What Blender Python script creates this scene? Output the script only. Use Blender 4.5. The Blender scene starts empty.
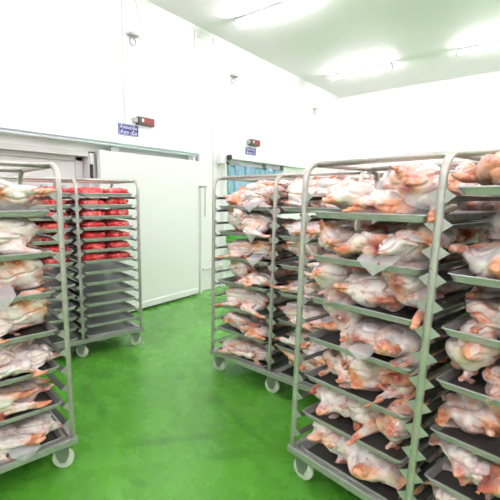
import bpy, bmesh, math, random
from mathutils import Vector, Matrix, noise, Euler
PI = math.pi
sc = bpy.context.scene
C = sc.collection
random.seed(7)

# ------------------------------------------------------------------ materials
def mat(name, color=(.8,.8,.8), rough=.5, metal=0., **kw):
    m = bpy.data.materials.new(name); m.use_nodes = True
    b = m.node_tree.nodes['Principled BSDF']
    b.inputs['Base Color'].default_value = (*color, 1)
    b.inputs['Roughness'].default_value = rough
    b.inputs['Metallic'].default_value = metal
    for k, v in kw.items(): b.inputs[k].default_value = v
    return m
def nodes(m): return m.node_tree.nodes, m.node_tree.links, m.node_tree.nodes['Principled BSDF']
def noise_node(N, L, vec, scale, detail=4, rough=.6, dim='3D', w=None, dist=0):
    n = N.new('ShaderNodeTexNoise'); n.noise_dimensions = dim
    n.inputs['Scale'].default_value = scale; n.inputs['Detail'].default_value = detail
    n.inputs['Roughness'].default_value = rough; n.inputs['Distortion'].default_value = dist
    if vec is not None: L.new(vec, n.inputs['Vector'])
    if w is not None: L.new(w, n.inputs['W'])
    return n.outputs['Fac']
def ramp(N, L, fac, stops):
    r = N.new('ShaderNodeValToRGB'); L.new(fac, r.inputs['Fac'])
    el = r.color_ramp.elements
    while len(el) < len(stops): el.new(.5)
    for e, (p, c) in zip(el, stops):
        e.position = p; e.color = (*c, 1) if len(c) == 3 else c
    return r.outputs['Color']
def mix(N, L, fac, a, b):
    n = N.new('ShaderNodeMix'); n.data_type = 'RGBA'
    if isinstance(fac, (int, float)): n.inputs[0].default_value = fac
    else: L.new(fac, n.inputs[0])
    for s, i in ((a, 6), (b, 7)):
        if isinstance(s, tuple): n.inputs[i].default_value = (*s, 1)
        else: L.new(s, n.inputs[i])
    return n.outputs[2]
def math_node(N, L, op, a, b=0., clamp=False):
    n = N.new('ShaderNodeMath'); n.operation = op; n.use_clamp = clamp
    for s, i in ((a, 0), (b, 1)):
        if isinstance(s, (int, float)): n.inputs[i].default_value = s
        else: L.new(s, n.inputs[i])
    return n.outputs[0]
def bump(N, L, b, h, strength, dist):
    n = N.new('ShaderNodeBump'); n.inputs['Strength'].default_value = strength
    n.inputs['Distance'].default_value = dist
    L.new(h, n.inputs['Height']); L.new(n.outputs[0], b.inputs['Normal'])

def steel(name, col, rough, metal=1.):
    m = mat(name, col, rough, metal); N, L, b = nodes(m)
    t = N.new('ShaderNodeTexCoord')
    f = noise_node(N, L, t.outputs['Object'], 30, 4)
    L.new(ramp(N, L, f, [(.3, tuple(c*.82 for c in col)), (.7, col)]), b.inputs['Base Color'])
    L.new(ramp(N, L, f, [(.3, (rough+.12,)*3), (.7, (rough-.05,)*3)]), b.inputs['Roughness'])
    return m
M = {}
M['tube'] = steel('stainless_tube', (.60, .59, .56), .32, .7)
M['sheet'] = steel('stainless_sheet', (.52, .53, .52), .36, .6)
M['tray'] = steel('aluminium_tray', (.50, .51, .51), .42, .45)
M['tray_clean'] = steel('clean_aluminium_tray', (.66, .66, .68), .36, .45)
M['tray_floor'] = steel('shadow_dark_tray_bottom', (.13, .125, .12), .4, .5)  # shadow inside the tray stack, painted into tray floors and undersides
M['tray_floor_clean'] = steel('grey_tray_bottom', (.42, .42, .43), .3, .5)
M['runner'] = steel('shaded_runner_steel', (.24, .24, .235), .5)  # darker than the other steel: shade from the tray above put into the colour
M['deck'] = steel('deck_sheet', (.45, .44, .42), .45)
M['fork'] = mat('zinc_fork', (.34, .35, .34), .4, .8)
M['wheel'] = mat('white_nylon', (.80, .80, .74), .4)
M['hub'] = mat('dark_hub', (.12, .12, .12), .5)
M['white_metal'] = mat('white_coated_metal', (.82, .84, .84), .35)
M['rail'] = mat('pale_blue_white_track', (.84, .91, 1.), .6)
M['black'] = mat('black_plastic', (.02, .02, .02), .4)
M['grey'] = mat('grey_metal', (.42, .43, .43), .4, .3)
M['door_grey'] = mat('pale_grey_leaf', (.80, .80, .80), .4)
M['frame_grey'] = mat('door_frame_grey', (.72, .72, .72), .4)
M['mint'] = mat('pale_mint_panel', (.76, .84, .81), .4)
M['blue_sign'] = mat('blue_enamel', (.018, .025, .22), .4)
M['white_ink'] = mat('white_lettering', (.85, .86, .9), .5)
M['grey_ink'] = mat('grey_lettering', (.16, .17, .19), .5)
M['red_face'] = mat('red_display_window', (.24, .022, .015), .3)
M['green'] = mat('green_plastic', (.08, .42, .05), .35)
M['casing'] = mat('dark_casing', (.09, .08, .07), .5)

# wall and ceiling panels
def panel_mat(name, col, rough=.35):
    m = mat(name, col, rough); N, L, b = nodes(m)
    t = N.new('ShaderNodeTexCoord')
    f = noise_node(N, L, t.outputs['Object'], .8, 3)
    L.new(ramp(N, L, f, [(.3, tuple(c*.975 for c in col)), (.7, col)]), b.inputs['Base Color'])
    return m
M['wall'] = panel_mat('white_insulated_panel', (.90, .91, .91))
M['back'] = panel_mat('white_back_panel', (.90, .91, .91))
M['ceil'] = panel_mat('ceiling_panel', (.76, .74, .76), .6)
M['seam'] = mat('panel_joint_sealant', (.64, .65, .65), .5)
M['panel'] = panel_mat('sliding_door_skin', (.84, .87, .87), .35)

# green epoxy floor with wet scuffs
WET = ((1.837, 1.828, .06, .045, .3), (1.985, 1.785, .06, .045, .3), (1.60, 1.70, .28, .13, -.4), (1.42, 1.98, .22, .10, .5), (1.95, 1.62, .20, .05, -.6),
       (2.85, 2.17, .42, .05, -.37), (2.50, 2.30, .12, .10, 0), (3.0, 1.85, .22, .07, .9), (2.74, 1.29, .09, .05, .2), (1.25, 2.35, .35, .16, .1), (2.6, 1.7, .5, .06, .9))
m = mat('green_epoxy', (.1, .4, .05), .35); N, L, b = nodes(m)
tc = N.new('ShaderNodeTexCoord')
v = tc.outputs['Object']
big = noise_node(N, L, v, .9, 4, .6, dist=.6)
mid = noise_node(N, L, v, 4, 6, .7, dist=.15)
fine = noise_node(N, L, v, 45, 3, .7)
c1 = ramp(N, L, big, [(.3, (.075, .31, .022)), (.7, (.13, .44, .05))])
c2 = mix(N, L, ramp(N, L, mid, [(.35, (1, 1, 1)), (.5, (0, 0, 0))]), c1, (.07, .25, .02))
c2 = mix(N, L, .28, c1, c2)
# pale scuffs
sc2 = N.new('ShaderNodeMapping'); sc2.inputs['Scale'].default_value = (1, 3.5, 1); sc2.inputs['Rotation'].default_value = (0, 0, .6)
L.new(v, sc2.inputs['Vector'])
scf = noise_node(N, L, sc2.outputs[0], 3.2, 7, .75)
c3 = mix(N, L, ramp(N, L, scf, [(.56, (0, 0, 0)), (.72, (.45, .45, .45))]), c2, (.24, .50, .16))
wet = None
for x, y, rx, ry, an in WET:
    mp = N.new('ShaderNodeMapping'); mp.vector_type = 'TEXTURE'
    mp.inputs['Location'].default_value = (x, y, 0); mp.inputs['Rotation'].default_value = (0, 0, an); mp.inputs['Scale'].default_value = (rx, ry, 1)
    L.new(v, mp.inputs['Vector']); ln = N.new('ShaderNodeVectorMath'); ln.operation = 'LENGTH'; L.new(mp.outputs[0], ln.inputs[0])
    g = math_node(N, L, 'SUBTRACT', 1.3, ln.outputs['Value'], True)
    wet = g if wet is None else math_node(N, L, 'MAXIMUM', wet, g)
wet = math_node(N, L, 'MULTIPLY', wet, mid)
wet = ramp(N, L, wet, [(.22, (0, 0, 0)), (.40, (.55, .55, .55))])
c3 = mix(N, L, wet, c3, (.035, .17, .012))
L.new(mix(N, L, math_node(N, L, 'MULTIPLY', fine, .35), c3, (.05, .22, .015)), b.inputs['Base Color'])
L.new(ramp(N, L, mid, [(.3, (.14, .14, .14)), (.65, (.36, .36, .36))]), b.inputs['Roughness'])
bump(N, L, b, math_node(N, L, 'ADD', fine, mid), .25, .004)
M['floor'] = m

# plucked chicken skin
def skin(name, blue=False):
    m = mat(name, (.85, .7, .62), .3); N, L, b = nodes(m)
    tc = N.new('ShaderNodeTexCoord'); oi = N.new('ShaderNodeObjectInfo')
    v = tc.outputs['Object']
    w = math_node(N, L, 'MULTIPLY', oi.outputs['Random'], 37.)
    at = N.new('ShaderNodeAttribute'); at.attribute_name = 'tint'
    cv = N.new('ShaderNodeAttribute'); cv.attribute_name = 'cavity'
    n1 = noise_node(N, L, v, 7.5, 4, .6, '4D', w, .5)
    n2 = noise_node(N, L, v, 15, 5, .65, '4D', w, .8)
    n3 = noise_node(N, L, v, 6, 3, .6, '4D', math_node(N, L, 'ADD', w, 11.), .4)
    n4 = noise_node(N, L, v, 16, 4, .7, '4D', math_node(N, L, 'ADD', w, 23.), 1.2)
    base = ramp(N, L, n2, [(.28, (.56, .34, .31)), (.40, (.82, .66, .63)), (.56, (.90, .84, .82))])
    base = mix(N, L, ramp(N, L, n3, [(.5, (0, 0, 0)), (.68, (.55, .55, .55))]), base, (.60, .62, .66))
    f = math_node(N, L, 'ADD', math_node(N, L, 'MULTIPLY', at.outputs['Fac'], .17), n1)
    base = mix(N, L, ramp(N, L, f, [(.52, (0, 0, 0)), (.66, (.88, .88, .88))]), base, (.82, .36, .17))
    f2 = math_node(N, L, 'ADD', math_node(N, L, 'MULTIPLY', at.outputs['Fac'], .13), n4)
    base = mix(N, L, ramp(N, L, f2, [(.57, (0, 0, 0)), (.71, (.8, .8, .8))]), base, (.52, .10, .05))
    base = mix(N, L, cv.outputs['Fac'], base, (.30, .05, .04))
    n5 = noise_node(N, L, v, 7, 3, .6, '4D', math_node(N, L, 'ADD', w, 51.), .5)
    base = mix(N, L, ramp(N, L, n5, [(.60, (0, 0, 0)), (.70, (.8, .8, .8))]), base, (.42, .20, .17))
    L.new(base, b.inputs['Base Color'])
    b.inputs['Roughness'].default_value = .30
    b.inputs['Subsurface Weight'].default_value = .0
    b.inputs['Coat Weight'].default_value = .25
    b.inputs['Coat Roughness'].default_value = .15
    f3 = noise_node(N, L, v, 90, 3, .6)
    bump(N, L, b, math_node(N, L, 'ADD', n2, math_node(N, L, 'MULTIPLY', f3, .2)), .5, .005)
    return m
M['skin'] = skin('plucked_skin')

# red meat in bag
m = mat('bagged_red_meat', (.6, .03, .03), .22); N, L, b = nodes(m)
tc = N.new('ShaderNodeTexCoord'); oi = N.new('ShaderNodeObjectInfo')
w = math_node(N, L, 'MULTIPLY', oi.outputs['Random'], 29.)
n1 = noise_node(N, L, tc.outputs['Object'], 14, 5, .6, '4D', w, .8)
L.new(ramp(N, L, n1, [(.3, (.50, .012, .018)), (.48, (.80, .045, .05)), (.62, (.90, .26, .23)), (.78, (.92, .62, .58))]), b.inputs['Base Color'])
bump(N, L, b, n1, .7, .01)
b.inputs['Coat Weight'].default_value = .5
M['red_meat'] = m

def clear(name, col, alpha, rough=.2):
    m = mat(name, col, rough); N, L, b = nodes(m)
    b.inputs['Alpha'].default_value = alpha
    return m
M['film'] = clear('clear_plastic_film', (.98, .98, 1), .15, .12)
M['liner'] = clear('milky_plastic_liner', (.95, .95, .97), .5, .15)
M['strip'] = clear('pale_blue_strip', (.52, .80, 1.), .82, .2)

m = mat('lit_tube', (1, 1, 1), .4); N, L, b = nodes(m)
b.inputs['Emission Color'].default_value = (1, .865, .96, 1); b.inputs['Emission Strength'].default_value = 120
M['lamp'] = m

# ------------------------------------------------------------------ mesh helpers
class MB:
    def __init__(s): s.bm = bmesh.new()
    def box(s, c, d, rot=None, bev=0):
        r = bmesh.ops.create_cube(s.bm, size=1)
        mt = Matrix.Translation(c) @ (rot if rot is not None else Matrix()) @ Matrix.Diagonal((*d, 1))
        bmesh.ops.transform(s.bm, matrix=mt, verts=r['verts'])
        if bev:
            es = list({e for vv in r['verts'] for e in vv.link_edges})
            bmesh.ops.bevel(s.bm, geom=es, offset=bev, segments=2, affect='EDGES', profile=.5)
        return s
    def tube(s, pts, r, n=12, cap=True, radii=None):
        pts = [Vector(p) for p in pts]; rings = []
        up = None
        for i, p in enumerate(pts):
            if i == 0: t = pts[1]-p
            elif i == len(pts)-1: t = p-pts[i-1]
            else: t = (pts[i+1]-p).normalized()+(p-pts[i-1]).normalized()
            t.normalize()
            if up is None:
                a = Vector((0, 0, 1)) if abs(t.z) < .9 else Vector((1, 0, 0))
                up = (a - t*a.dot(t)).normalized()
            else: up = (up - t*up.dot(t)).normalized()
            sd = t.cross(up); rr = radii[i] if radii else r
            rings.append([s.bm.verts.new(p + (up*math.cos(k*2*PI/n)+sd*math.sin(k*2*PI/n))*rr) for k in range(n)])
        for a, b_ in zip(rings, rings[1:]):
            for k in range(n):
                s.bm.faces.new((a[k], a[(k+1) % n], b_[(k+1) % n], b_[k])).smooth = True
        if cap:
            s.bm.faces.new(rings[0][::-1]); s.bm.faces.new(rings[-1])
        return s
    def lathe(s, prof, center, axis, n=28):
        # prof: list of (radius, along-axis)
        ax = Vector(axis).normalized(); a = Vector((0, 0, 1)) if abs(ax.z) < .9 else Vector((1, 0, 0))
        u = (a-ax*a.dot(ax)).normalized(); v_ = ax.cross(u); c = Vector(center); rings = []
        for r, h in prof:
            rings.append([s.bm.verts.new(c+ax*h+(u*math.cos(k*2*PI/n)+v_*math.sin(k*2*PI/n))*max(r, 1e-4)) for k in range(n)])
        for a_, b_ in zip(rings, rings[1:]):
            for k in range(n):
                s.bm.faces.new((a_[k], a_[(k+1) % n], b_[(k+1) % n], b_[k])).smooth = True
        s.bm.faces.new(rings[0][::-1]); s.bm.faces.new(rings[-1])
        return s
    def prism(s, poly, off):
        # poly: 3D points (planar), off: extrusion vector
        a = [s.bm.verts.new(Vector(p)) for p in poly]; b_ = [s.bm.verts.new(Vector(p)+Vector(off)) for p in poly]
        s.bm.faces.new(a); s.bm.faces.new(b_[::-1]); n = len(poly)
        for k in range(n): s.bm.faces.new((a[k], b_[k], b_[(k+1) % n], a[(k+1) % n]))
        return s
    def mesh(s, name, m):
        bmesh.ops.recalc_face_normals(s.bm, faces=s.bm.faces)
        me = bpy.data.meshes.new(name); s.bm.to_mesh(me); s.bm.free()
        me.materials.append(M[m]) if isinstance(m, str) else me.materials.append(m)
        return me
    def build(s, name, m, parent=None, **kw):
        return add(name, s.mesh(name, m), parent, **kw)
def add(name, me, parent=None, loc=None, rot=None, label=None):
    o = bpy.data.objects.new(name, me); C.objects.link(o)
    if parent is not None: o.parent = parent
    if loc is not None: o.location = loc
    if rot is not None: o.rotation_euler = rot
    if label: o['label'] = label
    return o
def tag(o, label, cat, group=None, kind=None):
    if label: o['label'] = label
    if cat: o['category'] = cat
    if group: o['group'] = group
    if kind: o['kind'] = kind
    return o
def empty(name, loc, rz=0):
    o = bpy.data.objects.new(name, None); C.objects.link(o)
    o.location = loc; o.rotation_euler = (0, 0, rz); o.empty_display_size = .1
    return o
def struct(o): o['kind'] = 'structure'; return o

# ------------------------------------------------------------------ room (X = distance from left wall, Y along it)
RX, RY0, RY1, RH = 8.2, -3.2, 10.5, 4.14
D1A, D1B, D1H = 1.2, 2.99, 2.14       # first doorway in left wall
D2A, D2B, D2H = 5.66, 7.62, 2.18      # second doorway
struct(MB().box((RX/2-.3, (RY0+RY1)/2, -.05), (RX+1.2, RY1-RY0+.4, .1)).build('floor', 'floor'))
struct(MB().box((RX/2, (RY0+RY1)/2, RH+.05), (RX+.4, RY1-RY0+.4, .1)).build('ceiling', 'ceil'))
wl = MB(); T = .15
def seg(y0, y1, z0, z1): wl.box((-T/2, (y0+y1)/2, (z0+z1)/2), (T, y1-y0, z1-z0))
seg(RY0, D1A, 0, RH); seg(D1A, D1B, D1H, RH); seg(D1B, D2A, 0, RH); seg(D2A, D2B, D2H, RH); seg(D2B, RY1, 0, RH)
struct(wl.build('wall_left', 'wall'))
struct(MB().box((RX/2, RY1+.075, RH/2), (RX+.4, .15, RH)).build('wall_back', 'back'))
struct(MB().box((RX+.075, (RY0+RY1)/2, RH/2), (.15, RY1-RY0, RH)).build('wall_right', 'wall'))
struct(MB().box((RX/2, RY0-.075, RH/2), (RX+.4, .15, RH)).build('wall_front', 'wall'))
# joints between wall panels and cove strip along the ceiling
for i, (y, z0) in enumerate(((3.51, 2.34), (4.90, 2.34), (5.39, 0.), (6.20, 2.3), (8.9, 0.))):
    struct(MB().box((.003, y, (z0+RH)/2), (.008, .022, RH-z0)).build('trim_%d' % (i+1), 'seam'))
struct(MB().prism([(0, RY0, RH), (.05, RY0, RH), (0, RY0, RH-.05)], (0, RY1-RY0, 0)).build('trim_6', 'white_metal'))
struct(MB().box((RX/2, RY1-.012, RH-.012), (RX, .024, .024)).build('trim_7', 'seam'))
for i, x in enumerate((.9, 2.1, 3.3, 4.5, 5.7)):
    struct(MB().box((x, RY1-.003, RH/2), (.012, .006, RH)).build('trim_%d' % (8+i), 'back'))

# doorway 1: grey frame, hinged leaf behind
fr = MB()
fr.box((-.04, D1B-.045, D1H/2), (.16, .09, D1H)); fr.box((-.04, D1A+.045, D1H/2), (.16, .09, D1H))
fr.box((-.04, (D1A+D1B)/2, D1H-.03), (.16, D1B-D1A, .06))
door1 = struct(fr.build('door_1', 'frame_grey'))
lf = MB(); lf.box((-.12, (D1A+D1B)/2, 1.03), (.05, D1B-D1A-.18, 2.06))
lf.build('leaf', 'door_grey', door1)
lf = MB()   # raised edge around the leaf
y0, y1, z0, z1 = D1A+.09, D1B-.10, .02, 2.08
for (a, b_, c, d) in ((y0, y1, z1-.05, z1), (y0, y0+.06, z0, z1), (y1-.10, y1, z0, z1)):
    lf.box((-.085, (a+b_)/2, (c+d)/2), (.03, b_-a, d-c), bev=.004)
lf.build('leaf_border', 'frame_grey', door1)
MB().box((-.092, (y0+y1)/2-.03, z1-.055), (.012, y1-y0-.14, .012)).build('gasket', 'grey', door1)
MB().prism([(.0, 2.90, 2.12), (.0, 2.965, 2.12), (.0, 2.945, 1.99), (.0, 2.915, 1.99)], (.07, 0, 0)).build('latch_cover', 'white_metal', door1)
MB().box((.05, 2.93, 1.90), (.03, .035, .18), bev=.008).build('latch_handle', 'black', door1)
def text(name, body, size, loc, rot, m, parent, ext=.001, sx=1.):
    cu = bpy.data.curves.new(name, 'FONT'); cu.body = body; cu.size = size; cu.extrude = ext
    cu.align_x = 'CENTER'; cu.align_y = 'CENTER'; cu.space_line = .85
    tmp = bpy.data.objects.new(name, cu); C.objects.link(tmp)
    dg = bpy.context.evaluated_depsgraph_get()
    me = bpy.data.meshes.new_from_object(tmp.evaluated_get(dg))
    bpy.data.objects.remove(tmp)
    me.materials.clear(); me.materials.append(M[m])
    for v_ in me.vertices: v_.co.x *= sx
    return add(name, me, parent, loc, rot)
WR = (PI/2, 0, PI/2)  # text facing +X, reading along +Y
text('lettering', 'KU', .066, (-.090, 2.37, 1.71), WR, 'grey_ink', door1)
text('lettering', 'NG', .066, (-.090, 2.60, 1.71), WR, 'grey_ink', door1)
# space behind doorway 1 is closed by the leaf

# sliding door 1 and its track
t = empty('sliding_door', (.10, 3.95, 0))
tag(t, 'large white sliding cold-room door hanging from the overhead track on the left wall', 'sliding door')
MB().box((0, -.03, 1.10), (.07, 1.84, 2.12), bev=.006).build('panel', 'panel', t)
MB().box((.012, -.03, .075), (.075, 1.85, .09), bev=.008).build('kick_strip', 'white_metal', t)
MB().box((.0, -.03, .022), (.06, 1.84, .018)).build('floor_seal', 'black', t)  # black strip painted in for the shadow gap below the door
for y in (-.7, .75): MB().box((.0, y, 2.19), (.03, .12, .06), bev=.004).build('hanger', 'grey', t)
t = empty('door_track', (0, 2.36, 2.27))
tag(t, 'long pale blue-white overhead sliding door track above the grey doorway', 'door track')
MB().box((.085, .0, .03), (.17, 4.98, .085), bev=.012).build('housing', 'rail', t)
MB().tube([(.13, -2.4, -.03), (.13, 2.49, -.03)], .018, 10).build('rail_tube', 'rail', t)
MB().box((.02, 0, .085), (.04, 4.9, .02)).build('top_flange', 'white_metal', t)
MB().box((.13, 2.475, -.055), (.05, .05, .12), bev=.008).build('end_stop', 'grey', t)
# guide post with dark cap next to the sliding door
t = empty('door_guide_post', (.09, 4.975, 0))
tag(t, 'slim white upright door guide post with a dark cap right of the sliding door', 'guide post')
MB().box((0, 0, .88), (.035, .045, 1.76), bev=.006).build('post', 'white_metal', t)
MB().box((.005, .035, 1.765), (.07, .14, .035), bev=.008).build('cap', 'grey', t)
MB().tube([(.0, .10, 1.75), (0, .10, 1.28)], .008, 8).build('pull_rod', 'grey', t)
t = MB().box((.03, 5.36, .385), (.045, .52, .035), bev=.008).build('bumper_rail', 'white_metal')
tag(t, 'low white horizontal bumper rail on the wall between the two doorways', 'bumper rail')

# doorway 2: frame, strip curtain, recess behind
fr = MB()
fr.box((.0, D2A-.03, D2H/2), (.2, .06, D2H)); fr.box((.0, D2B+.03, D2H/2), (.2, .06, D2H)); fr.box((-.05, (D2A+D2B)/2, D2H+.02), (.1, D2B-D2A+.12, .04))
door2 = struct(fr.build('door_2', 'white_metal'))
MB().box((-.13, (D2A+D2B)/2, D2H/2), (.04, D2B-D2A, D2H)).build('leaf', 'mint', door2)
t = empty('door_track', (0, 7.1, 2.27))
tag(t, 'white overhead track with dark brackets above the blue strip curtain', 'door track')
MB().box((.06, .05, .02), (.12, 3.1, .07), bev=.01).build('housing', 'white_metal', t)
MB().box((.09, -1.58, -.02), (.10, .13, .18), bev=.012).build('end_bracket', 'white_metal', t)
MB().lathe([(.04, -.03), (.045, 0), (.04, .03)], (.19, -1.50, .0), (1, 0, 0), 16).build('roller', 'black', t)
MB().tube([(.19, -1.50, -.07), (.19, -1.2, -.08), (.15, -1.1, -.08)], .012, 8).build('roller_arm', 'grey', t)
for y in (-.27, .42): MB().box((.13, y, -.07), (.04, .10, .10), bev=.008).build('bracket', 'casing', t)
t = empty('strip_curtain', (.02, 5.70, 2.195))
tag(t, 'gathered pale blue plastic strip curtain in the far doorway', 'strip curtain')
MB().box((.09, .94, -.02), (.03, 1.86, .04)).build('hanging_bar', 'grey', t)
rs = random.Random(3)
for k in range(11):
    y = .06 + k*.175; bm = MB(); ln = .58+rs.uniform(-.08, .08); fa = []
    for i in range(9):
        for j in range(7):
            yy = (j/6-.5)*.19; zz = -.03-ln*i/8
            bm.bm.verts.new((.09+.012*(k % 2)+.018*math.sin(j*1.3+k)+.012*math.sin(i*.9+k*2), y+yy, zz))
    bm.bm.verts.ensure_lookup_table(); vs = bm.bm.verts
    for i in range(8):
        for j in range(6):
            bm.bm.faces.new((vs[i*7+j], vs[i*7+j+1], vs[(i+1)*7+j+1], vs[(i+1)*7+j])).smooth = True
    bmesh.ops.solidify(bm.bm, geom=bm.bm.faces[:], thickness=.003)
    bm.build('strip', 'strip', t)
t = empty('crate', (.12, 6.08, 0))
tag(t, 'bright green plastic crate on a white stand in the far doorway', 'crate')
MB().box((0, 0, .875), (.30, .66, .17), bev=.012).build('body', 'green', t)
MB().box((0, 0, .965), (.33, .69, .02), bev=.005).build('rim', 'green', t)
# white stand under the crate
t = empty('stand', (.12, 6.08, 0))
tag(t, 'plain white metal stand carrying the green crate in the far doorway', 'stand')
MB().box((0, 0, .775), (.34, .72, .03), bev=.004).build('top', 'white_metal', t)
for a in (-.14, .14):
    for b_ in (-.33, .33): MB().box((a, b_, .38), (.03, .03, .76)).build('leg', 'white_metal', t)

# signs and controllers on the left wall
def blue_sign(y0, y1, z, h, l1, l2, label):
    t = empty('blue_sign', (0, (y0+y1)/2, z)); w = y1-y0
    tag(t, label, 'sign', 'blue signs beside the door controllers')
    MB().box((.006, 0, 0), (.012, w, h), bev=.002).build('plate', 'blue_sign', t)
    bd = MB()
    for s_ in (-1, 1):
        bd.box((.0125, 0, s_*(h/2-.007)), (.002, w-.01, .003)); bd.box((.0125, s_*(w/2-.007), 0), (.002, .003, h-.01))
    bd.build('border', 'white_ink', t)
    for body, dz in ((l1, h*.2), (l2, -h*.24)):
        o = text('lettering', body, h*.42, (.0135, 0, dz), WR, 'white_ink', t)
        xs = [v_.co.x for v_ in o.data.vertices]
        if xs:
            s_ = (w*.82)/(max(xs)-min(xs))
            for v_ in o.data.vertices: v_.co.x *= s_
            # bold strokes
            o.data.update()
def controller(y0, y1, z, h, label):
    t = empty('door_controller', (0, (y0+y1)/2, z)); w = y1-y0
    tag(t, label, 'controller', 'red-faced door controllers')
    MB().box((.035, 0, 0), (.07, w, h), bev=.008).build('casing', 'casing', t)
    MB().box((.072, .02, 0), (.006, w*.80, h*.72), bev=.002).build('display', 'red_face', t)
    MB().box((.076, -w*.27, .004), (.003, w*.11, h*.36)).build('indicator', 'white_ink', t)
    MB().box((.03, -w*.5-.03, .0), (.045, .06, h*.6), bev=.008).build('junction', 'grey', t)
    MB().tube([(.02, -w/2-.05, 0), (.02, -w/2-.10, .01), (.012, -w/2-.12, .05), (.012, -w/2-.12, .12)], .006, 8).build('cable', 'white_metal', t)
blue_sign(3.40, 3.74, 2.475, .145, 'ห้องแช่เย็น', 'ห้อง เนื้อ', 'blue sign with two lines of white lettering above the large sliding door')
blue_sign(6.36, 6.71, 2.46, .13, 'ห้องแช่เย็น', 'ห้อง ไก่', 'blue sign with white lettering above the blue strip curtain')
controller(3.70, 3.99, 2.615, .105, 'red-faced dark controller beside the blue sign over the large sliding door')
controller(6.45, 6.76, 2.62, .11, 'red-faced dark controller over the blue sign by the strip curtain')
# warning lamps with cables high on the wall
for y, z, lab, big in ((3.66, 3.67, 'grey siren unit with ring on the wall above the large sliding door', 1),
                       (5.90, 3.66, 'small grey siren unit high above the strip curtain', 0),
                       (9.17, 3.66, 'small grey siren unit high on the wall near the far corner', 0)):
    t = empty('wall_siren', (0, y, z)); tag(t, lab, 'siren', 'siren units high on the left wall')
    MB().box((.04, 0, .03), (.08, .16, .055), bev=.01).build('body', 'white_metal', t)
    MB().box((.045, 0, -.008), (.07, .15, .025), bev=.006).build('base', 'grey', t)
    MB().tube([(.03, .05*math.cos(a), -.085+.05*math.sin(a)) for a in [i*2*PI/20 for i in range(21)]], .009, 8, False).build('ring', 'grey', t)
    MB().tube([(.02, .06, 0), (.015, .2, -.01), (.012, .21, .02), (.012, .15, .2), (.01, .07, RH-z-.02)] if big else
              [(.02, .06, 0), (.012, .16, .0)], .006, 8).build('cable', 'seam', t)
for y in (4.98, 5.35, 5.95, 6.42):
    t = MB().box((.025, y, 4.06), (.04, .035, .09), bev=.006).build('wall_clip', 'white_metal')
    tag(t, 'tiny white clip where the left wall meets the ceiling', 'clip', 'white clips under the ceiling edge')

# fluorescent battens
hs = MB().box((0, 0, .045), (1.2, .045, .05), bev=.008).mesh('housing', 'grey')
tb = MB().tube([(-.585, 0, -.02), (.585, 0, -.02)], .02, 14).mesh('tube', 'lamp')
cp = MB().box((0, 0, .01), (.03, .06, .11), bev=.006).mesh('end_cap', 'grey')
labs = {(0, 1): 'long white ceiling batten lamp nearest the top edge above the left wall',
        (0, 2): 'long white ceiling batten lamp near the far left corner',
        (1, 2): 'long white ceiling batten lamp at the right edge by the back wall'}
for i, x in enumerate((1.25, 3.5, 5.75, 7.4)):
    for j, y in enumerate((1.63, 5.07, 8.5, -1.8)):
        t = empty('ceiling_lamp', (x, y, RH-.07))
        tag(t, labs.get((i, j), 'long white ceiling batten lamp outside the picture'), 'ceiling lamp', 'fluorescent battens on the ceiling')
        add('housing', hs, t); add('tube', tb, t)
        for s_ in (-1, 1): add('end_cap', cp, t, (s_*.597, 0, 0))

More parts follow.
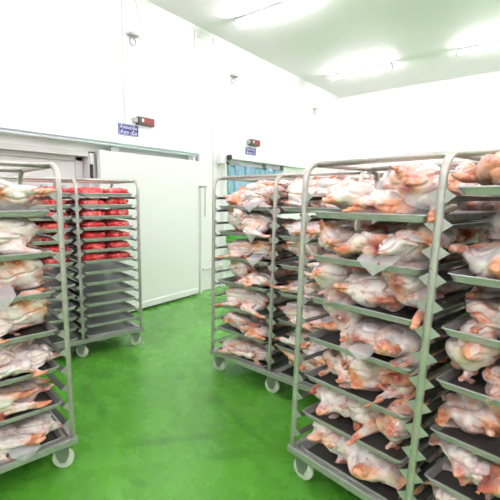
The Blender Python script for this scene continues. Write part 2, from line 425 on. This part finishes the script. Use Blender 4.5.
# ------------------------------------------------------------------ trolleys
W_, D_, H_, RT = .6364, .68, 1.771, .0155
NS, ZT, DZ = 14, 1.594, .108
def slot_z(k): return ZT-DZ*k
TM = {}
def trolley_meshes():
    R = .085; zc = H_-RT
    zs = [.19+(zc-R-.19)*i/14 for i in range(15)]
    pts = [(0, 0, z) for z in zs]
    pts += [(0, R-R*math.cos(a), zc-R+R*math.sin(a)) for a in [i*PI/16 for i in range(1, 9)]]
    pts += [(0, D_-R+R*math.sin(a), zc-R+R*math.cos(a)) for a in [i*PI/16 for i in range(0, 9)]]
    pts += [(0, D_, z) for z in zs[-2::-1]]
    TM['end_frame'] = MB().tube(pts, RT, 14).mesh('end_frame', 'tube')
    TM['top_rail'] = MB().tube([(0, 0, zc), (2*W_, 0, zc)], RT, 14).mesh('top_rail', 'tube')
    b = MB()
    for v_ in (-.002, D_+.002): b.box((W_, v_, .182), (2*W_+.05, .034, .042), bev=.004)
    for u in (-.005, W_, 2*W_+.005): b.box((u, D_/2, .180), (.034, D_, .036), bev=.004)
    TM['base_frame'] = b.mesh('base_frame', 'sheet')
    TM['deck'] = MB().box((W_, D_/2, .176), (2*W_-.02, D_-.02, .012)).mesh('deck', 'deck')
    for s in (1, -1):      # runner on the +u side of a post (s=1) or the -u side (s=-1): apex at z=0
        b = MB(); o = RT*.6
        for v0, dv in ((-.004, .003), (D_+.001, .003)):
            b.prism([(s*o, v0, .030), (s*.052, v0, 0), (s*o, v0, -.034)], (0, dv, 0))
        nf = len(b.bm.faces)
        b.prism([(s*.017, .002, 0), (s*.050, .002, 0), (s*.050, .002, -.003), (s*.017, .002, -.003)], (0, D_-.003, 0))
        b.prism([(s*.017, .002, 0), (s*.020, .002, 0), (s*.020, .002, -.020), (s*.017, .002, -.020)], (0, D_-.003, 0))
        b.bm.faces.ensure_lookup_table()
        for f in b.bm.faces[nf:]: f.material_index = 1
        TM['runner', s] = b.mesh('tray_runner', 'sheet'); TM['runner', s].materials.append(M['runner'])
    b = MB()
    b.box((0, 0, .155), (.09, .075, .006)); b.lathe([(.02, .135), (.028, .142), (.028, .152)], (0, 0, 0), (0, 0, 1), 16)
    for s in (-1, 1):
        b.prism([(-.042, s*.024, .138), (.042, s*.024, .138), (.036, s*.024, .085), (.017, s*.024, .042), (-.017, s*.024, .042), (-.036, s*.024, .085)], (0, s*.004, 0))
    b.box((0, 0, .137), (.07, .056, .005)); b.tube([(0, -.032, .0625), (0, .032, .0625)], .008, 10)
    TM['caster'] = b.mesh('caster', 'fork')
    TM['wheel'] = MB().lathe([(.022, -.019), (.040, -.017), (.046, -.013), (.058, -.016), (.0625, -.010), (.0625, .010), (.058, .016), (.046, .013), (.040, .017), (.022, .019)], (0, 0, .0625), (0, 1, 0), 32).mesh('wheel', 'wheel')
trolley_meshes()
def trolley(loc, rz, label, swivel):
    t = empty('tray_trolley', loc, rz); tag(t, label, 'tray trolley', 'stainless steel tray trolleys')
    for u in (0, W_, 2*W_): add('end_frame', TM['end_frame'], t, (u, 0, 0))
    for v_ in (.09, D_-.09): add('top_rail', TM['top_rail'], t, (0, v_, 0))
    add('base_frame', TM['base_frame'], t); add('deck', TM['deck'], t)
    for k in range(NS-1):
        for u, s in ((0, 1), (W_, -1), (W_, 1), (2*W_, -1)):
            add('tray_runner', TM['runner', s], t, (u, 0, slot_z(k)))
    rs = random.Random(int(loc[0]*100))
    for u in (.045, W_, 2*W_-.045):
        for v_ in (.05, D_-.05):
            c = add('caster', TM['caster'], t, (u, v_, 0), (0, 0, swivel+rs.uniform(-.35, .35)))
            add('wheel', TM['wheel'], c)
    return t

# tray: shallow, flared rim
TW, TD, TH = .535, .66, .034
def tray_mesh(sag=0.):
    b = MB(); bm = b.bm
    def ring(x, y, z, r=.02):
        out = []
        for cx, cy, a0 in ((1, 1, 0), (-1, 1, PI/2), (-1, -1, PI), (1, -1, 3*PI/2)):
            for i in range(4):
                a = a0+i*PI/6; px = cx*(x-r)+r*math.cos(a); py = cy*(y-r)+r*math.sin(a)
                out.append(bm.verts.new((px, py, z)))
        return out
    x, y = TW/2, TD/2
    rr = [ring(x-.016, y-.016, .002), ring(x-.003, y-.003, TH-.002), ring(x+.005, y+.005, TH-.001), ring(x+.006, y+.006, TH-.006),
          ring(x, y, TH-.006), ring(x-.013, y-.013, 0)]
    n = len(rr[0])
    for a, c in zip(rr, rr[1:]):
        for k in range(n): bm.faces.new((a[k], a[(k+1) % n], c[(k+1) % n], c[k])).smooth = False
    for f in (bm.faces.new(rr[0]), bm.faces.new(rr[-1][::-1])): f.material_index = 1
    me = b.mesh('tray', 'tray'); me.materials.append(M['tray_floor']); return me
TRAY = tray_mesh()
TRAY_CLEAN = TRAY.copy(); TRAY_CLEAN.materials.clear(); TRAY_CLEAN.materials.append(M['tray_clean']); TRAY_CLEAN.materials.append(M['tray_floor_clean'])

# ------------------------------------------------------------------ plucked chickens
def chicken(seed):
    r = random.Random(seed); bm = bmesh.new(); marks = []
    def ell(c, rad, rot=(0, 0, 0)):
        q = bmesh.ops.create_icosphere(bm, subdivisions=3, radius=1)
        bmesh.ops.transform(bm, matrix=Matrix.Translation(c) @ Euler(rot).to_matrix().to_4x4() @ Matrix.Diagonal((*rad, 1)), verts=q['verts'])
    def limb(a, b_, r0, r1, n=9):
        a, b_ = Vector(a), Vector(b_)
        for i in range(n):
            f = i/(n-1); q = bmesh.ops.create_icosphere(bm, subdivisions=2, radius=r0+(r1-r0)*f)
            bmesh.ops.translate(bm, vec=a.lerp(b_, f), verts=q['verts'])
    ell((0, 0, .070), (.120, .084, .068)); ell((.045, .030, .092), (.080, .052, .052), (0, .15, .1)); ell((.045, -.030, .092), (.080, .052, .052), (0, .15, -.1))
    ell((-.05, 0, .06), (.07, .066, .05))
    for s in (-1, 1):
        sp = r.uniform(-.01, .06); up = r.uniform(-.01, .035)
        hip = (-.05, s*.05, .055); kn = (.005+r.uniform(-.02, .02), s*(.092+sp*.5), .055+up)
        an = (-.125+r.uniform(-.04, .05), s*(.075+sp*1.6), .040+up*1.2+r.uniform(-.01, .03))
        limb(hip, kn, .050, .040); limb(kn, an, .041, .014)
        ft = Vector(an)+Vector((-.03, s*r.uniform(-.01, .02), r.uniform(-.012, .01)))
        limb(an, ft, .014, .011, 5); ell(ft, (.013, .012, .012)); marks += [(Vector(ft), .055), (Vector(an), .04), (Vector(kn), .03)]
        sh = (.075, s*.06, .065); el = (.02+r.uniform(-.02, .02), s*(.10+r.uniform(-.01, .02)), .035+r.uniform(0, .02))
        wr = (.085+r.uniform(-.02, .01), s*(.112+r.uniform(-.01, .02)), .025+r.uniform(0, .03))
        tp = (.02+r.uniform(-.02, .02), s*(.122+r.uniform(0, .02)), .015+r.uniform(0, .02))
        limb(sh, el, .028, .018); limb(el, wr, .018, .013); limb(wr, tp, .013, .006, 7); marks += [(Vector(wr), .03), (Vector(tp), .045), (Vector(el), .025)]
    nk = Vector((.165, r.uniform(-.03, .03), .04+r.uniform(0, .04)))
    limb((.09, 0, .07), nk, .042, .017); marks.append((nk, .045))
    limb((-.10, 0, .07), (-.155, 0, .085), .026, .009, 6); marks.append((Vector((-.155, 0, .085)), .035))
    cav = Vector((-.125, 0, .045))
    me = bpy.data.meshes.new('t'); bm.to_mesh(me); bm.free()
    o = bpy.data.objects.new('t', me); C.objects.link(o)
    md = o.modifiers.new('r', 'REMESH'); md.mode = 'VOXEL'; md.voxel_size = .0062
    md = o.modifiers.new('s', 'SMOOTH'); md.iterations = 3; md.factor = .5
    dg = bpy.context.evaluated_depsgraph_get(); dg.update()
    out = bpy.data.meshes.new_from_object(o.evaluated_get(dg)); bpy.data.objects.remove(o); bpy.data.meshes.remove(me)
    ti, ca = [], []
    off = Vector((seed*3.1, 0, 0)); new = []
    for v_ in out.vertices:
        p = v_.co; t = 0.
        for c, rad in marks: t += math.exp(-((p-c).length/rad)**2)
        d = (p-cav).length
        t += .8*math.exp(-(d/.06)**2)
        ti.append(min(t, 1.)); ca.append(min(1, math.exp(-(d/.035)**2)*1.3))
        q = p*1.
        a = noise.fractal(q*9+off, 1., 2., 2)*.013
        rg = 1-abs(noise.noise(Vector((q.x*8, q.y*15, q.z*15))+off*2)); a -= max(0, rg-.84)*.075
        a -= .022*math.exp(-(d/.03)**2)
        new.append(p+v_.normal*a)
    for v_, p in zip(out.vertices, new): v_.co = p
    for nm, arr in (('tint', ti), ('cavity', ca)):
        at = out.attributes.new(nm, 'FLOAT', 'POINT'); at.data.foreach_set('value', arr)
    roll = (0, .5, -.6, 1.2, -1.3, PI, .9, -.3, 2.6, 0)[seed % 10]; pitch = r.uniform(-.12, .12)
    out.transform(Matrix.Rotation(roll, 4, 'X') @ Matrix.Rotation(pitch, 4, 'Y'))
    mz = min(v_.co.z for v_ in out.vertices); cx = sum(v_.co.x for v_ in out.vertices)/len(out.vertices); cy = sum(v_.co.y for v_ in out.vertices)/len(out.vertices)
    out.transform(Matrix.Translation((-cx, -cy, -mz)))
    for f in out.polygons: f.use_smooth = True
    out.name = 'plucked_chicken'; out.materials.clear(); out.materials.append(M['skin'])
    return out
BIRDS = [chicken(i) for i in range(10)]

def meat_pack(seed):
    r = random.Random(seed); bm = bmesh.new(); bmesh.ops.create_icosphere(bm, subdivisions=4, radius=1)
    off = Vector((seed*5.3, 2, 1))
    for v_ in bm.verts:
        p = v_.co.copy()
        e = lambda x, k: math.copysign(abs(x)**k, x)
        q = Vector((e(p.x, .7)*.125, e(p.y, .75)*.10, e(p.z, .8)*.034))
        q.x *= 1-.25*abs(p.y)**3
        q += p*noise.fractal(p*2.2+off, 1., 2., 3)*.014
        q.z -= .012*math.exp(-((q.x-.01)/.012)**2)*(1 if p.z > 0 else 0)
        v_.co = q
    mz = min(v_.co.z for v_ in bm.verts)
    bmesh.ops.translate(bm, vec=(0, 0, -mz), verts=bm.verts)
    me = bpy.data.meshes.new('bagged_meat'); bm.to_mesh(me); bm.free()
    for f in me.polygons: f.use_smooth = True
    me.materials.append(M['red_meat']); return me
PACKS = [meat_pack(i) for i in range(5)]

def world(rack, u, v_, z):
    (x, y, _), a = rack['loc'], rack['a']
    return (x+u*math.cos(a)-v_*math.sin(a), y+u*math.sin(a)+v_*math.cos(a), z)
RACKS = {
 'near': dict(loc=(3.373, 1.895, 0), a=-.219, name='near right trolley', label='large steel trolley of chickens nearest on the right, middle post crossing the picture', sw=.25),
 'mid': dict(loc=(2.134, 2.722, 0), a=-.0923, name='middle trolley', label='steel trolley of chickens in the middle of the room, standing by the blue curtain', sw=.5),
 'red': dict(loc=(.998-.245*W_, 2.094-.97*W_, 0), a=1.3233, name='red meat trolley', label='steel trolley with red meat on top and empty trays below, by the sliding door', sw=-.5),
 'left': dict(loc=(2.355-2*W_*math.cos(1.3943), 1.125-2*W_*math.sin(1.3943), 0), a=1.3943, name='left edge trolley', label='steel trolley of chickens cut off by the left edge of the picture', sw=-.55),
 'back': dict(loc=(3.373+.75*.2173+.0*.976, 1.895+.75*.976, 0), a=-.219, name='hidden back trolley', label='steel trolley of chickens standing behind the near right trolley', sw=.2),
}
for k, r_ in RACKS.items(): r_['root'] = trolley(r_['loc'], r_['a'], r_['label'], r_['sw'])
ORD = ['topmost', 'second', 'third', 'fourth', 'fifth', 'sixth', 'seventh', 'eighth', 'ninth', 'tenth', 'eleventh', 'twelfth', 'thirteenth', 'lowest']
cullable = []
def put_tray(key, bay, k, n, word):
    r_ = RACKS[key]; u = bay*W_+W_/2; z = slot_z(k)+(.0025 if k < 13 else -.0)
    if k == 13: z = slot_z(k)-.0+.003
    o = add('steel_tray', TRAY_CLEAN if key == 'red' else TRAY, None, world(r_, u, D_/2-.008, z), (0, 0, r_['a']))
    side = BAYN[key][bay]
    tag(o, '%s tray, %s from the top in the %s bay of the %s' % (word, ORD[n], side, r_['name']), 'tray', 'trays on the '+r_['name'])
    cullable.append(o); return z+.004
BAYN = {'near': ('left', 'right'), 'mid': ('left', 'right'), 'red': ('left', 'right'), 'left': ('left', 'right'), 'back': ('left', 'right')}
rs = random.Random(21)
def birds(key, bay, k, n, layout, sc_=1.):
    z = put_tray(key, bay, k, n, 'chicken-laden'); r_ = RACKS[key]
    rows = {'3': [(.150, 3), (.455, 3)], '2': [(.115, 2), (.33, 2), (.54, 2)]}[layout]
    for ri, (v0, cnt) in enumerate(rows):
        for c in range(cnt):
            if cnt == 3: u = (-.20, 0, .20)[c]
            else: u = (-.155, .155)[c]
            u += rs.uniform(-.012, .012); vv = v0+rs.uniform(-.02, .02)
            if layout == '3': yaw = rs.choice((PI/2, -PI/2, -PI/2))+rs.uniform(-.45, .45)
            else: yaw = rs.choice((0, PI))+rs.uniform(-.35, .35)
            s = rs.uniform(.98, 1.1)*sc_*(1.2 if layout == '3' else 1.09)
            me = rs.choice(BIRDS); sx = s*(1.06 if layout == '2' else 1); sy = s*.98
            cs, sn = math.cos(yaw), math.sin(yaw)
            us = [v_.co.x*sx*cs-v_.co.y*sy*sn for v_ in me.vertices]; vs_ = [v_.co.x*sx*sn+v_.co.y*sy*cs for v_ in me.vertices]
            lim = .312; u = max(u, -lim-min(us)); u = min(u, lim-max(us))       # stays between the runners
            vv = max(vv, -.05-min(vs_)); vv = min(vv, D_+.01-max(vs_))
            o = add('plucked_chicken', me, None, world(r_, bay*W_+W_/2+u, vv, z), (0, 0, r_['a']+yaw))
            o.scale = (s*(1.06 if layout == '2' else 1), s*.98, s*rs.uniform(.82, .94)*(.88 if layout == '2' else .98)*((.9 if key == 'near' and bay == 0 else 1.06) if n == 0 else .78 if (key, bay, k) == ('mid', 0, 5) else 1))
            col = (('left', 'middle', 'right') if cnt == 3 else ('left', 'right'))[c]
            row = ('front', 'middle', 'rear')[ri]
            tag(o, 'plucked chicken, %s row %s, %s tray, %s bay of %s' % (row, col, ORD[n], BAYN[key][bay], r_['name']), 'chicken', 'plucked chickens on the '+r_['name'])
            cullable.append(o)
for n, k in enumerate((1, 3, 5, 7, 9, 11, 13)): birds('near', 0, k, n, '3')
for n, k in enumerate((0, 3, 5, 7, 9, 11, 13)): birds('near', 1, k, n, '3')
for n, k in enumerate((1, 3, 5, 7, 9, 11, 13)):
    birds('mid', 0, k, n, '2'); birds('mid', 1, k, n, '2'); birds('left', 1, k, n, '2')
for n, k in enumerate((1, 3, 5, 7, 9)):
    birds('back', 0, k, n, '3'); birds('back', 1, k, n, '3')
# red meat trolley
for bay in (0, 1):
    for k in range(14):
        z = put_tray('red', bay, k, k, 'meat-laden' if k < 7 else 'empty'); r_ = RACKS['red']
        if k < 7:
            for ri, v0 in enumerate((.125, .34, .55)):
                for c, u in enumerate((-.132, .132)):
                    o = add('meat_pack', rs.choice(PACKS), None, world(r_, bay*W_+W_/2+u, v0+rs.uniform(-.01, .01), z), (0, 0, r_['a']+rs.uniform(-.12, .12)+rs.choice((0, PI))))
                    s = rs.uniform(.95, 1.03); o.scale = (s, s, rs.uniform(1.0, 1.2))
                    tag(o, 'red bagged meat, %s row %s, %s tray, %s bay of red meat trolley' % (('front', 'middle', 'rear')[ri], ('left', 'right')[c], ORD[k], BAYN['red'][bay]), 'meat pack', 'red meat packs')
                    cullable.append(o)

# corners of plastic liner hanging over tray rims
def liner(key, bay, k, du, wd, hang, label, seed):
    r_ = RACKS[key]; rr = random.Random(seed); b = MB(); n, mrow = 15, 14
    prof = []
    for j in range(mrow):
        f = j/(mrow-1)
        if f < .5: prof.append((.10-.126*f*2, TH+.012+.05*(1-f*2)**1.0))
        else: prof.append((-.026-.006*(f-.5), TH+.012-hang*(f-.5)*2))
    for j, (v_, z) in enumerate(prof):
        f = j/(mrow-1); half = wd/2*(1 if f < .5 else max(.03, 1-(f-.5)*2))
        for i in range(n):
            x = (i/(n-1)*2-1)*half
            p = Vector((x, v_, z)); d = noise.noise(p*30+Vector((seed*4.7, 0, 0)))
            b.bm.verts.new(p+Vector((0, -.012*abs(d)-.002, .006*d)))
    b.bm.verts.ensure_lookup_table(); vs = b.bm.verts
    for j in range(mrow-1):
        for i in range(n-1): b.bm.faces.new((vs[j*n+i], vs[j*n+i+1], vs[(j+1)*n+i+1], vs[(j+1)*n+i])).smooth = True
    bmesh.ops.solidify(b.bm, geom=b.bm.faces[:], thickness=.0008)
    o = b.build('plastic_liner', 'liner', None, loc=world(r_, bay*W_+W_/2+du, 0, slot_z(k)), rot=(0, 0, r_['a']))
    tag(o, label, 'plastic liner', 'clear liners over tray rims')
liner('near', 0, 3, .09, .17, .065, 'pointed clear liner corner hanging from second tray, left bay of near right trolley', 1)
liner('near', 0, 7, .05, .11, .035, 'clear liner corner over fourth tray rim, left bay of near right trolley', 2)
liner('mid', 0, 1, .10, .14, .06, 'clear liner corner over topmost tray, left bay of middle trolley', 3)
liner('mid', 0, 3, .12, .15, .08, 'clear liner corner over second tray, left bay of middle trolley', 4)
liner('mid', 0, 5, .14, .13, .06, 'clear liner corner over third tray, left bay of middle trolley', 5)
liner('left', 1, 5, .0, .13, .07, 'clear liner corner over third tray of left edge trolley', 6)
liner('left', 1, 13, .05, .16, .05, 'clear liner corner over lowest tray of left edge trolley', 7)

def bag(key, bay, k, du, v0, wx, wy, h, peaks, label, seed):
    r_ = RACKS[key]; b = MB(); n = 26
    for j in range(n):
        for i in range(n):
            x, y = (i/(n-1)*2-1), (j/(n-1)*2-1)
            dd = max(abs(x)**2.4+abs(y)**2.4, 0)
            z = h*max(0, 1-dd)
            for px, py, ph in peaks: z += ph*math.exp(-(((x-px)/.16)**2+((y-py)/.2)**2)**.6)
            p = Vector((x*wx, y*wy, z)); d = noise.noise(p*24+Vector((seed*3.3, 0, 0)))
            b.bm.verts.new(p+Vector((d*.008, d*.008, abs(d)*.018)))
    b.bm.verts.ensure_lookup_table(); vs = b.bm.verts
    for j in range(n-1):
        for i in range(n-1): b.bm.faces.new((vs[j*n+i], vs[j*n+i+1], vs[(j+1)*n+i+1], vs[(j+1)*n+i])).smooth = True
    bmesh.ops.solidify(b.bm, geom=b.bm.faces[:], thickness=.0008)
    o = b.build('plastic_bag', 'film', None, loc=world(r_, bay*W_+W_/2+du, v0, slot_z(k)+.012), rot=(0, 0, r_['a']))
    tag(o, label, 'plastic bag', 'clear bags over top chickens')
bag('left', 1, 1, .12, .15, .19, .15, .155, [(-.25, -.1, .05), (-.6, .1, .05)], 'clear plastic bag with peaks over the topmost chickens of the left edge trolley', 1)
bag('near', 0, 1, .0, .17, .11, .17, .15, [(.1, 0, .05)], 'clear plastic bag with one peak over the topmost middle chicken, near right trolley', 2)
bag('near', 0, 1, .19, .16, .10, .17, .15, [(.3, .2, .02)], 'clear plastic bag over the topmost chicken beside the middle post, near right trolley', 3)
# ------------------------------------------------------------------ camera
cd = bpy.data.cameras.new('camera'); cam = bpy.data.objects.new('camera', cd); C.objects.link(cam)
CX, CZ = 4.281, 1.584
F, PITCH, ROLL, YAW = 394.2, .17394, -.00237, .7079
cam.location = (CX, 0, CZ)
cam.rotation_euler = (Matrix.Rotation(YAW, 3, 'Z') @ Matrix.Rotation(PI/2-PITCH, 3, 'X') @ Matrix.Rotation(-ROLL, 3, 'Z')).to_euler()
cd.sensor_width = 36; cd.sensor_fit = 'HORIZONTAL'; cd.lens = F/500*36
cd.shift_x = (250-197.8)/500; cd.shift_y = (267.4-250)/500
cd.clip_start = .02
sc.camera = cam

# leave out the birds, packs and trays of which nothing shows (buried behind others)
bpy.context.view_layer.update()
dg = bpy.context.evaluated_depsgraph_get()
seen = set()
Rm = cam.matrix_world.to_3x3()
for dx in (0, -.25, .25):
    org = cam.matrix_world.translation + Rm @ Vector((dx, 0, 0))
    for i in range(0, 500, 2):
        for j in range(150, 500, 2):
            d = Rm @ Vector(((i+.5-197.8)/F, -(j+.5-267.4)/F, -1))
            o_ = org; dn = d.normalized()
            for hop in range(3):
                hit, loc, nrm, idx, ob, mw = sc.ray_cast(dg, o_, dn)
                if not hit: break
                if ob.name.startswith('plastic_') or ob.name.startswith('strip'): o_ = loc+dn*.002; continue
                seen.add(ob.name); break
for o in cullable:
    if o.name not in seen: bpy.data.objects.remove(o)

# ------------------------------------------------------------------ world, view
w = bpy.data.worlds.new('world'); sc.world = w; w.use_nodes = True
w.node_tree.nodes['Background'].inputs[0].default_value = (.9, .95, 1, 1)
w.node_tree.nodes['Background'].inputs[1].default_value = .3
sc.view_settings.view_transform = 'Standard'; sc.view_settings.look = 'None'
sc.view_settings.gamma = 1; sc.view_settings.use_curve_mapping = False
sc.view_settings.exposure = 0.4
sc.cycles.use_denoising = True
sc.cycles.max_bounces = 10; sc.cycles.diffuse_bounces = 6
sc.cycles.sample_clamp_indirect = 6
